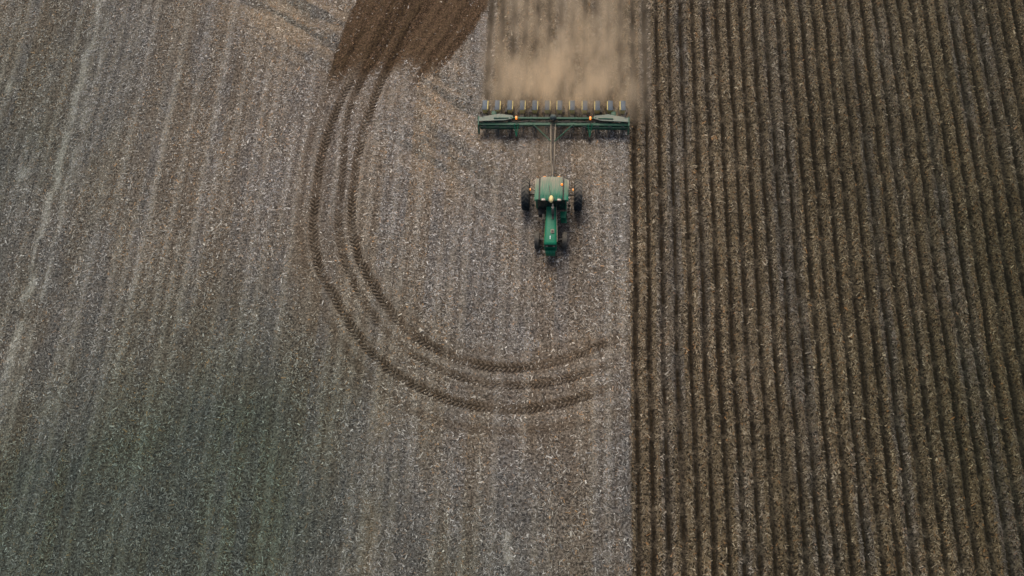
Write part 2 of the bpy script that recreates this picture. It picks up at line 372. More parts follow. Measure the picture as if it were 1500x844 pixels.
# ------------------------------------------------------------------ crop residue: stalks and leaf scraps lying on the field
def residue_material(name):
    n = Nodes(name)
    a = n.new('ShaderNodeAttribute', attribute_name='tint')
    n.ln(a.outputs['Color'], n.b.inputs['Base Color']); n.b.inputs['Roughness'].default_value = .8
    n.b.inputs['Specular IOR Level'].default_value = .2
    return n.m
RES = residue_material('dry_residue')
PAL = np.array([(.31, .268, .22), (.38, .345, .30), (.23, .185, .138), (.52, .48, .42), (.34, .205, .105), (.10, .080, .062), (.17, .165, .16)])
PW = np.array([.27, .18, .20, .09, .08, .12, .06])
def scatter(N, xa, xb, ya, yb, seed, planted):
    r = np.random.default_rng(seed)
    x = r.uniform(xa, xb, N); y = r.uniform(ya, yb, N); d = field(x, y)
    clump = sstep(.30, .68, .6*fbm(x, y, .5, 60)+.4*fbm(x*1.4, y*.6, 2.2, 62))
    if planted:
        p = d['ridge']*(1-d['fur'])**3*(.35+.65*clump)*(.55+.45*vnoise(d['k']*3.7, y*.2, .8, 61))
        p *= sstep(.36, .22, np.abs(ROW*.5-np.abs(d['fu'])))
    else:
        p = (1-d['plant'])*(1-.96*d['till'])*(1-.6*d['tr'])*(1-.35*d['halo'])*(.14+.86*clump)*(.5+.5*d['stripe'])
        p = np.clip(p*(1+.6*d['tan']+.7*d['chaff']+.2*d['band']), 0, 1)
    keep = r.random(N) < p
    x, y = x[keep], y[keep]; d = {k: v[keep] for k, v in d.items()}; n = len(x)
    ln = np.clip(r.lognormal(math.log(.105), .45, n), .04, .30); wd = np.clip(r.lognormal(math.log(.022), .45, n), .009, .06)
    th = r.uniform(0, 2*np.pi, n)
    if planted:                                 # brushed into a herringbone by the row cleaners
        m = r.random(n) < .65
        th[m] = (np.pi/2 - np.sign(d['fu'][m])*.75) + r.normal(0, .35, m.sum())
    el = np.abs(r.normal(0, .16, n))
    dx, dy, dz = np.cos(th)*np.cos(el), np.sin(th)*np.cos(el), np.sin(el)
    qx, qy = -np.sin(th), np.cos(th)
    zb = d['h'] + .008 + r.random(n)*.02
    flat = r.random(n) < .45; wd = np.where(flat, wd*1.7, wd); up = np.where(flat, wd*.22, wd*.7)
    V = np.zeros((n, 6, 3), np.float32)
    for e, sg in ((0, -.5), (1, .5)):
        tp = np.where(e == 1, .55, 1.0)
        cx, cy, cz = x+dx*ln*sg, y+dy*ln*sg, zb+dz*ln*(sg+.5)
        V[:, e*3] = np.stack([cx-qx*wd*.5*tp, cy-qy*wd*.5*tp, cz], 1); V[:, e*3+1] = np.stack([cx, cy, cz+up*tp], 1); V[:, e*3+2] = np.stack([cx+qx*wd*.5*tp, cy+qy*wd*.5*tp, cz], 1)
    b = np.arange(n)[:, None]*6
    Fq = np.concatenate([b+np.array([[0, 3, 4, 1]]), b+np.array([[1, 4, 5, 2]])], 0)
    w_ = PW.copy()
    ci = r.choice(len(PAL), n, p=w_/w_.sum()); c = PAL[ci]*r.uniform(.75, 1.2, (n, 1))
    if planted: c = c*(.56+.34*vnoise(d['k']*4.1, y*.15, 1., 63))[:, None]*np.array([1.02, .93, .77])
    tanm = np.maximum(d['tan']*.6, d['halo']*.35)[:, None]; c = c*(1-tanm)+c*np.array([1.12, .98, .78])*tanm
    c = c*(1-np.clip(d['chaff'], 0, 1)[:, None]*.7)+np.array([.52, .485, .42])*np.clip(d['chaff'], 0, 1)[:, None]*.7
    c = c*(1-(.58 if planted else .66)*d['vignette_gap'][:, None]*(np.array([1.0, .95, 1.08]) if planted else np.array([1.05, .85, .90])))  # same edge and corner darkening painted into the stalk colours
    g = (d['grey']*.5)[:, None]; lum = c.mean(1, keepdims=True); c = c*(1-g)+lum*np.array([.98, 1.0, 1.03])*g
    C = np.ones((n, 6, 4), np.float32); C[:, :, :3] = c[:, None, :]
    return V.reshape(-1, 3), Fq, C.reshape(-1, 4)
V, Fq, C = scatter(600000, x0, PX0, y0, y1, 11, False)
o = np_mesh('stubble_residue', V, Fq, RES, dict(tint=C), smooth=False); link(o)
tag(o, 'scattered tan and grey stalks lying on the unplanted stubble', 'crop residue', kind='stuff')
V, Fq, C = scatter(470000, furrow_x(-12.6), x1, y0, y1, 12, True)
o = np_mesh('ridge_residue', V, Fq, RES, dict(tint=C), smooth=False); link(o)
tag(o, 'dull brown stalks brushed onto the ridges between the dark furrows', 'crop residue', kind='stuff')

# ------------------------------------------------------------------ clods turned up in the tilled strip, the furrows and the tracks
def clods(N):
    r = np.random.default_rng(21)
    bx = TILL[:, 0]; xa, xb = bx.min(), min(bx.max(), at(760, 0)[0]); ya, yb = at(600, 140)[1], y1
    x = np.r_[r.uniform(xa, xb, N), r.uniform(PX0-.5, x1, N)]; y = np.r_[r.uniform(ya, yb, N), r.uniform(y0, y1, N)]
    d = field(x, y)
    p = np.maximum(d['till'], np.exp(-((np.abs(d['fu'])-.15)/.07)**2)*d['plant']*.5)
    keep = r.random(len(x)) < p; x = x[keep]; y = y[keep]; d = {k: v[keep] for k, v in d.items()}; n = len(x)
    sz = np.clip(r.lognormal(math.log(.024), .45, n), .012, .075)
    base = np.array([(1, 0, 0), (0, 1, 0), (-1, 0, 0), (0, -1, 0), (0, 0, .75), (0, 0, -.5)])
    V = base[None]*sz[:, None, None]*r.uniform(.65, 1.35, (n, 6, 3)); a = r.uniform(0, 6.28, n)
    V = np.stack([V[..., 0]*np.cos(a)[:, None]-V[..., 1]*np.sin(a)[:, None], V[..., 0]*np.sin(a)[:, None]+V[..., 1]*np.cos(a)[:, None], V[..., 2]], 2)
    V += np.stack([x, y, d['h']], 1)[:, None, :]
    b = np.arange(n)[:, None]*6
    Fq = np.concatenate([b+np.array([[i, (i+1) % 4, 4]]) for i in range(4)], 0)
    c = np.array([(.085, .052, .029)])*r.uniform(.5, 1.5, (n, 1)); pl = d['plant'][:, None]
    c = c*(1-pl)+c*np.array([.62, .66, .7])*pl
    C = np.ones((n, 6, 4), np.float32); C[:, :, :3] = c[:, None, :]
    o = np_mesh('soil_clods', V.reshape(-1, 3), Fq, RES, dict(tint=C.reshape(-1, 4)), smooth=False); link(o)
    tag(o, 'crumbled dark brown clods on the tilled strip and furrow edges', 'soil clods', kind='stuff')
clods(45000)

# ------------------------------------------------------------------ paint and metal
DUST = (.29, .245, .185)
def paint(name, col, rough=.45, dust=.35, metal=0., rear=0., noise=6., col2=None, stretch=1.):
    """paint with grime and settled dust; rear > 0 adds dust towards the rear of the machine (object +Y)"""
    n = Nodes(name); tc = n.new('ShaderNodeTexCoord').outputs['Object']
    ge = n.new('ShaderNodeNewGeometry'); sp = n.new('ShaderNodeSeparateXYZ'); n.ln(ge.outputs['Normal'], sp.inputs[0])
    tv = tc
    if stretch != 1.:
        mp = n.new('ShaderNodeMapping'); mp.inputs['Scale'].default_value = (2.2, stretch*2.2, 1); n.ln(tc, mp.inputs['Vector']); tv = mp.outputs[0]
    a = n.noise(tv, noise, 4, .62); b = n.noise(tc, noise*5, 3, .6)
    c = n.mix(n.rng(b, .3, .7, 0, .35), col, col2 or tuple(v*.55 for v in col))
    amt = n.math('MULTIPLY', n.rng(a, .36, .66), n.rng(sp.outputs[2], -.2, .9, .25, 1.))
    amt = n.math('MULTIPLY', amt, dust)
    if rear:
        so = n.new('ShaderNodeSeparateXYZ'); n.ln(tc, so.inputs[0])
        amt = n.math('ADD', amt, n.math('MULTIPLY', n.rng(so.outputs[1], -.9, .15), n.math('MULTIPLY', n.rng(a, .25, .6, .4, 1.), rear)), clamp=True)
    c = n.mix(amt, c, DUST); n.ln(c, n.b.inputs['Base Color'])
    n.b.inputs['Specular IOR Level'].default_value = .28
    n.ln(n.rng(amt, 0, 1, rough, .9), n.b.inputs['Roughness']); n.b.inputs['Metallic'].default_value = metal
    return n.m
GREEN = paint('green_paint', (.001, .140, .070), .45, .03)
GREEN_D = paint('dusty_green_paint', (.003, .150, .085), .5, .30, rear=.85, stretch=.12)
GREEN_P = paint('planter_green_paint', (.004, .075, .042), .5, .2)
GREY_G = paint('dusty_grey_green_metal', (.15, .19, .155), .6, .45)
YELLOW = paint('yellow_paint', (.55, .36, .03), .45, .25)
HOPPER = paint('hopper_yellow_plastic', (.74, .60, .20), .5, .15)
LID = paint('hopper_lid_slate_plastic', (.040, .072, .105), .5, .14)
RUBBER = paint('black_rubber', (.010, .017, .022), .8, .06, rear=.4)
RUB2 = paint('planter_rubber', (.018, .018, .018), .8, .35)
BLACK = paint('black_metal', (.018, .018, .018), .5, .2)
STEEL = paint('grey_steel', (.20, .19, .18), .45, .4, .5)
TONGUE = paint('dusty_tongue_paint', (.24, .20, .14), .6, .9)
RUST = paint('rusty_exhaust', (.10, .085, .075), .7, .4)
CREAM = paint('cream_dome_plastic', (.72, .58, .26), .35, .12)
TEAL = paint('dark_teal_metal', (.03, .06, .065), .5, .3)
SEATM = paint('brown_seat_vinyl', (.09, .06, .04), .6, .1)
CLOUDW = paint('white_paint', (.75, .78, .80), .5, .05)
def emissive(name, col, s):
    n = Nodes(name); n.b.inputs['Base Color'].default_value = (*col, 1); n.b.inputs['Roughness'].default_value = .3
    tc = n.new('ShaderNodeTexCoord').outputs['Object']; n.ln(n.mix(n.noise(tc, 30), col, tuple(v*.8 for v in col)), n.b.inputs['Base Color'])
    if s: n.b.inputs['Emission Color'].default_value = (*col, 1); n.b.inputs['Emission Strength'].default_value = s
    return n.m
AMBER = emissive('amber_lens', (.75, .27, .02), .0)
ORANGE = emissive('orange_lit_lens', (1.0, .22, .02), .9)
LENS = emissive('pinkish_lamp_glass', (.34, .25, .20), 0)
def glass_mat():
    n = Nodes('tinted_cab_glass'); n.b.inputs['Base Color'].default_value = (.10, .16, .15, 1); n.b.inputs['Roughness'].default_value = .06
    n.b.inputs['Transmission Weight'].default_value = .85; n.b.inputs['IOR'].default_value = 1.3
    tc = n.new('ShaderNodeTexCoord').outputs['Object']; n.ln(n.rng(n.noise(tc, 7), .35, .7, .04, .25), n.b.inputs['Roughness'])
    return n.m
GLASS = glass_mat()

# ------------------------------------------------------------------ mesh builders
def box(bm, c, s, bev=0.0, rot=None, taper=None):
    r = bmesh.ops.create_cube(bm, size=1.0); vv = r['verts']
    for v in vv:
        k = 1.0
        if taper and v.co.z > 0: v.co.x *= taper[0]; v.co.y *= taper[1]
        v.co = Vector((v.co.x*s[0], v.co.y*s[1], v.co.z*s[2]))
    if rot is not None:
        bmesh.ops.rotate(bm, verts=vv, cent=(0, 0, 0), matrix=rot)
    bmesh.ops.translate(bm, verts=vv, vec=c)
    if bev:
        es = list({e for v in vv for e in v.link_edges})
        bmesh.ops.bevel(bm, geom=es, offset=bev, segments=2, affect='EDGES', profile=.6)
    return vv
def tube(bm, pts, r, seg=10, r2=None):
    """round bar along a polyline"""
    pts = [Vector(p) for p in pts]; rings = []
    for i, p in enumerate(pts):
        t = (pts[min(i+1, len(pts)-1)] - pts[max(i-1, 0)]).normalized()
        up = Vector((0, 0, 1)) if abs(t.z) < .9 else Vector((1, 0, 0))
        a = t.cross(up).normalized(); b = t.cross(a)
        rr = r if r2 is None else r+(r2-r)*i/(len(pts)-1)
        rings.append([bm.verts.new(p+(a*math.cos(q)+b*math.sin(q))*rr) for q in [2*math.pi*j/seg for j in range(seg)]])
    for i in range(len(rings)-1):
        for j in range(seg): bm.faces.new((rings[i][j], rings[i][(j+1) % seg], rings[i+1][(j+1) % seg], rings[i+1][j]))
    bm.faces.new(rings[0][::-1]); bm.faces.new(rings[-1])
def lathe(bm, prof, axis='X', c=(0, 0, 0), seg=32):
    """profile (a along axis, r) spun round axis"""
    rings = []
    for a, r in prof:
        rg = []
        for j in range(seg):
            q = 2*math.pi*j/seg; u, v = r*math.cos(q), r*math.sin(q)
            p = (a, u, v) if axis == 'X' else (u, v, a) if axis == 'Z' else (u, a, v)
            rg.append(bm.verts.new(Vector(p)+Vector(c)))
        rings.append(rg)
    for i in range(len(rings)-1):
        for j in range(seg): bm.faces.new((rings[i][j], rings[i][(j+1) % seg], rings[i+1][(j+1) % seg], rings[i+1][j]))
    if prof[0][1] > 1e-4: bm.faces.new(rings[0][::-1])
    if prof[-1][1] > 1e-4: bm.faces.new(rings[-1])
def loft(bm, secs, cap=True):
    rings = [[bm.verts.new(Vector(p)) for p in s] for s in secs]; n = len(secs[0])
    for i in range(len(rings)-1):
        for j in range(n): bm.faces.new((rings[i][j], rings[i][(j+1) % n], rings[i+1][(j+1) % n], rings[i+1][j]))
    if cap: bm.faces.new(rings[0][::-1]); bm.faces.new(rings[-1])
def plate(bm, pts, thick):
    """flat polygon (3d points) given a thickness downwards"""
    t = [bm.verts.new(Vector(p)) for p in pts]; b = [bm.verts.new(Vector(p)-Vector((0, 0, thick))) for p in pts]
    bm.faces.new(t); bm.faces.new(b[::-1]); n = len(pts)
    for i in range(n): bm.faces.new((t[i], b[i], b[(i+1) % n], t[(i+1) % n]))
def part(name, mat, parent, fn, smooth=True, label=None, loc=None):
    bm = bmesh.new(); fn(bm); bmesh.ops.recalc_face_normals(bm, faces=bm.faces)
    me = bpy.data.meshes.new(name); bm.to_mesh(me); bm.free(); me.materials.append(mat)
    if smooth:
        me.polygons.foreach_set('use_smooth', [True]*len(me.polygons))
        me.set_sharp_from_angle(angle=math.radians(38))
    o = bpy.data.objects.new(name, me); link(o, parent)
    if loc is not None: o.location = loc
    if label: o['label'] = label
    return o
def again(o, parent, loc=None, sx=1):
    c = o.copy(); link(c, parent)
    if loc is not None: c.location = loc
    if sx != 1: c.scale = (sx, 1, 1)
    for ch in o.children: again(ch, c)
    return c

def tyre_fn(R, W, lugs, lug_h, ri):
    def fn(bm):
        h = W/2; rr = R-lug_h
        lathe(bm, [(-h*.72, ri), (-h*.98, ri+.25*(rr-ri)), (-h, ri+.6*(rr-ri)), (-h*.9, rr-.03), (-h*.6, rr), (0, rr+.012), (h*.6, rr), (h*.9, rr-.03), (h, ri+.6*(rr-ri)), (h*.98, ri+.25*(rr-ri)), (h*.72, ri)], 'X', seg=48)
        for k in range(lugs):                   # angled traction bars, alternating sides
            for sg in (-1, 1):
                q0 = 2*math.pi*(k+(.5 if sg > 0 else 0))/lugs
                secs = []
                for f in (0, .33, .66, 1.0):
                    xx = sg*(f*h*.98); q = q0 + f*.22*(.92/R); tip = R-(.035 if f == 1 else 0)
                    wq = .030/R
                    secs.append([(xx, math.cos(a_)*r_, math.sin(a_)*r_) for a_, r_ in ((q-wq*1.4, rr-.03), (q-wq, tip), (q+wq, tip), (q+wq*1.4, rr-.03))])
                loft(bm, secs)
    return fn
def rim_fn(ri, W):
    def fn(bm):
        h = W/2
        lathe(bm, [(-h*.74, ri+.02), (-h*.70, ri+.03), (-h*.62, ri-.01), (-h*.2, ri-.06), (-h*.1, ri-.07), (-h*.05, .10), (h*.05, .10), (h*.12, ri-.07), (h*.3, ri-.05), (h*.62, ri-.01), (h*.70, ri+.03), (h*.74, ri+.02)], 'X', seg=40)
    return fn
def hub_fn(L):
    def fn(bm):
        lathe(bm, [(-L, .0001), (-L, .11), (-L*.3, .16), (L*.3, .16), (L, .11), (L, .0001)], 'X', seg=20)
        for k in range(8):
            q = 2*math.pi*k/8; lathe(bm, [(-L*.7, .016), (L*.7, .016)], 'X', c=(0, .20*math.cos(q), .20*math.sin(q)), seg=6)
    return fn

# ------------------------------------------------------------------ tractor (nose towards -Y)
tx, ty = (at(770.5, 285, .92)+at(846.5, 285, .92))/2
T = empty('tractor', (tx, ty, .0))
tag(T, 'green row crop tractor with dusty cab roof pulling the planter', 'tractor')
RR, RW = .93, .47
def wheel(name, x, y, R, W, ri, lugs, lh, mat_r=RUBBER):
    r = part(name, YELLOW, T, rim_fn(ri, W), loc=(x, y, R-.035))
    part('tyre', mat_r, r, tyre_fn(R, W, lugs, lh, ri)); part('hub', YELLOW, r, hub_fn(W*.28))
    return r
rw = wheel('rear_wheel', -1.53, 0, RR, RW, .49, 22, .05); again(rw, T, (1.53, 0, RR-.035))
fw_ = wheel('front_wheel', -.80, -2.70, .52, .29, .29, 18, .028); again(fw_, T, (.80, -2.70, .52-.035))
part('rear_axle', BLACK, T, lambda bm: (tube(bm, [(-1.72, 0, .9), (1.72, 0, .9)], .055, 14), box(bm, (0, .02, .92), (.9, .55, .6), .06), tube(bm, [(-.9, 0, .9), (.9, 0, .9)], .13, 14)))
part('front_axle', BLACK, T, lambda bm: (box(bm, (0, -2.70, .55), (1.25, .16, .16), .03), tube(bm, [(-.62, -2.70, .7), (-.62, -2.70, .42)], .06), tube(bm, [(.62, -2.70, .7), (.62, -2.70, .42)], .06), tube(bm, [(-.66, -2.7, .48), (-.8, -2.7, .48)], .05), tube(bm, [(.66, -2.7, .48), (.8, -2.7, .48)], .05), tube(bm, [(-.6, -2.5, .5), (.6, -2.5, .5)], .022)))
part('engine', BLACK, T, lambda bm: (box(bm, (0, -1.85, 1.02), (.44, 1.9, .62), .04), box(bm, (.25, -1.6, 1.15), (.12, .5, .3), .03), box(bm, (-.26, -2.0, 1.0), (.14, .4, .34), .03), tube(bm, [(-.26, -1.3, 1.1), (-.3, -1.7, 1.15), (-.26, -2.3, 1.2)], .03)))
part('transmission', GREEN, T, lambda bm: box(bm, (0, -.55, .88), (.5, 1.6, .5), .05))
part('frame_rail', GREEN, T, lambda bm: (box(bm, (-.24, -2.3, .72), (.07, 2.3, .17), .012), box(bm, (.24, -2.3, .72), (.07, 2.3, .17), .012)))
def hood_fn(bm):
    secs = []
    for y, w_, zt, zb in ((-1.06, .27, 1.74, 1.28), (-1.3, .285, 1.735, 1.26), (-2.0, .325, 1.71, 1.22), (-2.7, .352, 1.685, 1.2), (-3.22, .368, 1.655, 1.18), (-3.33, .36, 1.63, 1.2), (-3.375, .345, 1.58, 1.24)):
        s = [(-w_, y, zb), (-w_, y, zt-.13), (-w_*.94, y, zt-.05), (-w_*.80, y, zt-.012), (-w_*.5, y, zt), (0, y, zt+.008), (w_*.5, y, zt), (w_*.80, y, zt-.012), (w_*.94, y, zt-.05), (w_, y, zt-.13), (w_, y, zb)]
        secs.append(s)
    loft(bm, secs)
hood = part('hood', GREEN, T, hood_fn)
part('hood_seam', TONGUE, hood, lambda bm: (tube(bm, [(.285, -1.1, 1.722), (.338, -2.0, 1.685), (.365, -2.7, 1.655), (.378, -3.2, 1.63)], .017, 8)), label='dust caught along the hood edge')
part('hood_stripe', YELLOW, hood, lambda bm: [loft(bm, [[(sg*(w_+.002), y, zt-.20), (sg*(w_+.008), y, zt-.20), (sg*(w_+.008), y, zt-.27), (sg*(w_+.002), y, zt-.27)] for y, w_, zt in ((-1.1, .272, 1.74), (-2.0, .325, 1.71), (-2.7, .352, 1.685), (-3.2, .367, 1.655))]) for sg in (-1, 1)])
part('hood_emblem', CLOUDW, hood, lambda bm: box(bm, (-.02, -2.98, 1.683), (.035, .20, .012), .004), label='small pale emblem strip on the hood')
part('grille', GREEN, T, lambda bm: (loft(bm, [[(-.33, y, .62), (-.36, y, .75), (-.36, y, z), (-.30, y, z+.04), (.30, y, z+.04), (.36, y, z), (.36, y, .75), (.33, y, .62)] for y, z in ((-3.10, 1.17), (-3.36, 1.17), (-3.40, 1.12))]), [box(bm, (0, -3.405, .72+.055*k), (.58, .02, .02)) for k in range(8)]))
part('grille_screen', BLACK, T, lambda bm: (box(bm, (0, -3.375, 1.37), (.60, .03, .30), .01), [box(bm, (-.26+.065*k, -3.395, 1.37), (.012, .015, .29)) for k in range(9)]))
for sg in (-1, 1):
    part('headlight', LENS, T, lambda bm: lathe(bm, [(-.02, .0001), (-.02, .065), (.03, .07), (.05, .03), (.05, .0001)], 'Y', c=(sg*.20, -3.40, 1.38), seg=16))
wsrc = None
for k in range(6):
    if wsrc is None:
        wsrc = part('front_weight', GREEN, T, lambda bm: loft(bm, [[(x, -3.40, .42), (x, -3.40, .86), (x, -3.46, .93), (x, -3.60, .93), (x, -3.66, .86), (x, -3.66, .46), (x, -3.60, .40)] for x in (-.043, .043)]), loc=(-.235, 0, 0))
    else: again(wsrc, T, (-.235+.094*k, 0, 0))
# stack and pre-cleaner on the hood
part('hood_dark_strip', BLACK, hood, lambda bm: box(bm, (.10, -1.62, 1.735), (.12, .55, .016), .004))  # flat dark strip on the hood top beside the stack
muf = part('muffler', RUST, T, lambda bm: lathe(bm, [(1.71, .05), (1.78, .055), (1.80, .078), (2.26, .078), (2.30, .045), (2.34, .04)], 'Z', c=(.10, -1.55, 0), seg=20))
part('exhaust_pipe', STEEL, muf, lambda bm: (tube(bm, [(.10, -1.55, 2.3), (.10, -1.55, 2.62), (.10, -1.50, 2.74), (.10, -1.42, 2.80)], .042, 14), lathe(bm, [(2.60, .044), (2.60, .07), (2.64, .07), (2.64, .044)], 'Z', c=(.10, -1.55, 0), seg=16)))
pc = part('air_cleaner', TONGUE, T, lambda bm: (box(bm, (.10, -2.62, 1.72), (.20, .24, .05), .02), ))
part('air_cleaner_mesh', BLACK, pc, lambda bm: box(bm, (.10, -2.62, 1.75), (.13, .16, .03), .012))
# cab
CW = .86
part('cab_floor', BLACK, T, lambda bm: (box(bm, (0, -.42, 1.18), (1.62, 1.36, .12), .02)))
fen = part('fender', GREEN_D, T, lambda bm: loft(bm, [[(.70, .98*math.sin(q)*1.0, .93+.98*math.cos(q)), (.97, .98*math.sin(q), .93+.98*math.cos(q)), (.97, 1.01*math.sin(q), .93+1.01*math.cos(q)), (.70, 1.01*math.sin(q), .93+1.01*math.cos(q))] for q in [math.radians(a_) for a_ in range(-48, 40, 8)]]))
again(fen, T, (0, 0, 0), -1)
def pillar(pts): return lambda bm: tube(bm, pts, .04, 8)
for sg in (-1, 1):
    part('cab_pillar', GREEN_D, T, pillar([(sg*.80, -1.02, 1.2), (sg*.84, -1.04, 1.75), (sg*.80, -.98, 2.55)]))
    part('cab_pillar', GREEN_D, T, pillar([(sg*.80, .22, 1.2), (sg*.82, .24, 1.75), (sg*.78, .18, 2.55)]))
part('windshield', GLASS, T, lambda bm: loft(bm, [[(x, y-.0, 1.24), (x*1.03, y-.02, 1.75), (x*.97, y+.05, 2.53), (x*.97, y+.062, 2.53), (x*1.03, y-.008, 1.75), (x, y+.012, 1.24)] for x, y in ((-.86, -1.03), (-.43, -1.10), (0, -1.12), (.43, -1.10), (.86, -1.03))]))
for sg in (-1, 1):
    part('side_window', GLASS, T, lambda bm: loft(bm, [[(sg*.80, y, 1.26), (sg*.84, y, 1.75), (sg*.79, y, 2.53), (sg*.802, y, 2.53), (sg*.852, y, 1.75), (sg*.812, y, 1.26)] for y in (-.98, -.4, .17)]))
part('rear_window', GLASS, T, lambda bm: loft(bm, [[(x, .23, 1.28), (x, .25, 1.75), (x, .18, 2.53), (x, .192, 2.53), (x, .262, 1.75), (x, .242, 1.28)] for x in (-.76, 0, .76)]))
seat = part('seat', SEATM, T, lambda bm: (box(bm, (0, -.28, 1.62), (.52, .50, .12), .04), box(bm, (0, .0, 1.92), (.50, .12, .56), .05), box(bm, (0, -.25, 1.4), (.3, .3, .35), .03)))
part('steering_wheel', BLACK, T, lambda bm: (tube(bm, [(.21*math.cos(q), -.70+.19*math.sin(q), 1.86+.08*math.sin(q)) for q in [2*math.pi*j/20 for j in range(21)]], .016, 6), tube(bm, [(0, -.70, 1.86), (0, -.88, 1.3)], .03, 8), box(bm, (0, -.7, 1.855), (.38, .03, .02))))
part('dashboard', BLACK, T, lambda bm: box(bm, (0, -.93, 1.55), (.62, .18, .5), .04))
def roof_fn(bm):
    secs = []
    for y, w_, z0, z1 in ((.30, .585, 2.56, 2.66), (.24, .615, 2.545, 2.735), (-.2, .63, 2.54, 2.775), (-.7, .63, 2.54, 2.77), (-1.02, .625, 2.55, 2.74), (-1.14, .585, 2.58, 2.67)):
        secs.append([(-w_, y, z0), (-w_, y, z1-.06), (-w_*.92, y, z1-.018), (-w_*.6, y, z1), (0, y, z1+.008), (w_*.6, y, z1), (w_*.92, y, z1-.018), (w_, y, z1-.06), (w_, y, z0)])
    loft(bm, secs)
roof = part('cab_roof', GREEN_D, T, roof_fn)
for k in range(7): part('roof_rib', GREEN_D, roof, lambda bm: box(bm, (-.45+.15*k, -.42, 2.782-.004*abs(k-3)), (.04, 1.0, .03), .010))
def eave_fn(sg):
    def fn(bm):
        loft(bm, [[(sg*.715, y, 2.60), (sg*.715, y, 2.66), (sg*.86*f, y, 2.63), (sg*.95*f, y, 2.56), (sg*.95*f, y, 2.53), (sg*.715, y, 2.53)] for y, f in ((.20, .93), (-.3, .97), (-.9, 1.0), (-1.09, 1.0))])
    return fn
for sg in (-1, 1): part('roof_eave', GREEN_D, roof, eave_fn(sg))
part('roof_base', BLACK, roof, lambda bm: box(bm, (0, -.43, 2.55), (1.5, 1.30, .05), .015))
part('roof_cable', BLACK, roof, lambda bm: tube(bm, [(-.12, -.30, 2.795), (-.11, -.5, 2.80), (-.07, -.75, 2.80), (-.02, -1.0, 2.78)], .012, 6))
rec = part('receiver_bracket', BLACK, roof, lambda bm: box(bm, (0, -1.14, 2.72), (.34, .20, .06), .02))
part('receiver_dome', CREAM, T, lambda bm: loft(bm, [[(.12*s_*math.cos(q), -1.13+.21*s_*math.sin(q), z) for q in [2*math.pi*j/20 for j in range(20)]] for s_, z in ((1., 2.75), (1.05, 2.80), (.98, 2.86), (.75, 2.91), (.35, 2.935), (.05, 2.94))]))
for sg in (-1, 1):
    part('roof_light', LENS, roof, lambda bm: box(bm, (sg*.44, -1.13, 2.69), (.22, .12, .11), .03))
    part('rear_light', AMBER, roof, lambda bm: box(bm, (sg*.40, .32, 2.62), (.16, .05, .08), .015))
part('beacon', ORANGE, roof, lambda bm: lathe(bm, [(2.72, .055), (2.74, .06), (2.82, .055), (2.86, .03), (2.865, .0001)], 'Z', c=(.575, -.22, 0), seg=16))
for sg in (-1, 1):
    arm = part('warning_light', AMBER, T, lambda bm: box(bm, (sg*1.22, -.20, 2.0), (.09, .16, .12), .03))
    part('light_stalk', BLACK, arm, lambda bm: tube(bm, [(sg*.84, -.22, 1.80), (sg*1.0, -.22, 1.95), (sg*1.2, -.20, 2.0)], .014, 6))
# platform, steps, tank, mirrors, hitch
part('fuel_tank', BLACK, T, lambda bm: box(bm, (-.55, -1.05, .95), (.42, .7, .5), .08))
st_ = part('step', GREEN, T, lambda bm: (box(bm, (.70, -1.35, 1.10), (.36, .42, .04), .012), box(bm, (.72, -1.45, .80), (.34, .22, .03), .008), box(bm, (.74, -1.52, .50), (.34, .20, .03), .008), box(bm, (.86, -1.42, .80), (.03, .14, .66)), box(bm, (.55, -1.42, .80), (.03, .14, .66))))
part('handrail', GREEN, T, lambda bm: tube(bm, [(.86, -1.55, 1.1), (.86, -1.55, 1.75), (.86, -1.2, 1.95), (.86, -1.1, 1.6)], .018, 8))
part('tool_box', TONGUE, T, lambda bm: box(bm, (-.44, -1.55, 1.18), (.16, .34, .20), .03))
for sg in (-1, 1):
    mi = part('mirror', BLACK, T, lambda bm: box(bm, (sg*1.02, -1.18, 2.05), (.16, .035, .30), .015))
    part('mirror_arm', BLACK, mi, lambda bm: tube(bm, [(sg*.82, -1.04, 2.2), (sg*1.0, -1.16, 2.18)], .012, 6))
part('drawbar', BLACK, T, lambda bm: (box(bm, (0, .72, .48), (.10, 1.3, .06), .01), box(bm, (-.36, .55, .62), (.05, .8, .08), .01), box(bm, (.36, .55, .62), (.05, .8, .08), .01)))
part('hydraulic_coupler', STEEL, T, lambda bm: (box(bm, (.0, .38, 1.15), (.34, .14, .2), .02), tube(bm, [(-.1, .44, 1.15), (-.1, .7, 1.05), (-.06, 1.2, .75)], .018, 6), tube(bm, [(.1, .44, 1.15), (.1, .7, 1.05), (.06, 1.2, .75)], .018, 6)))

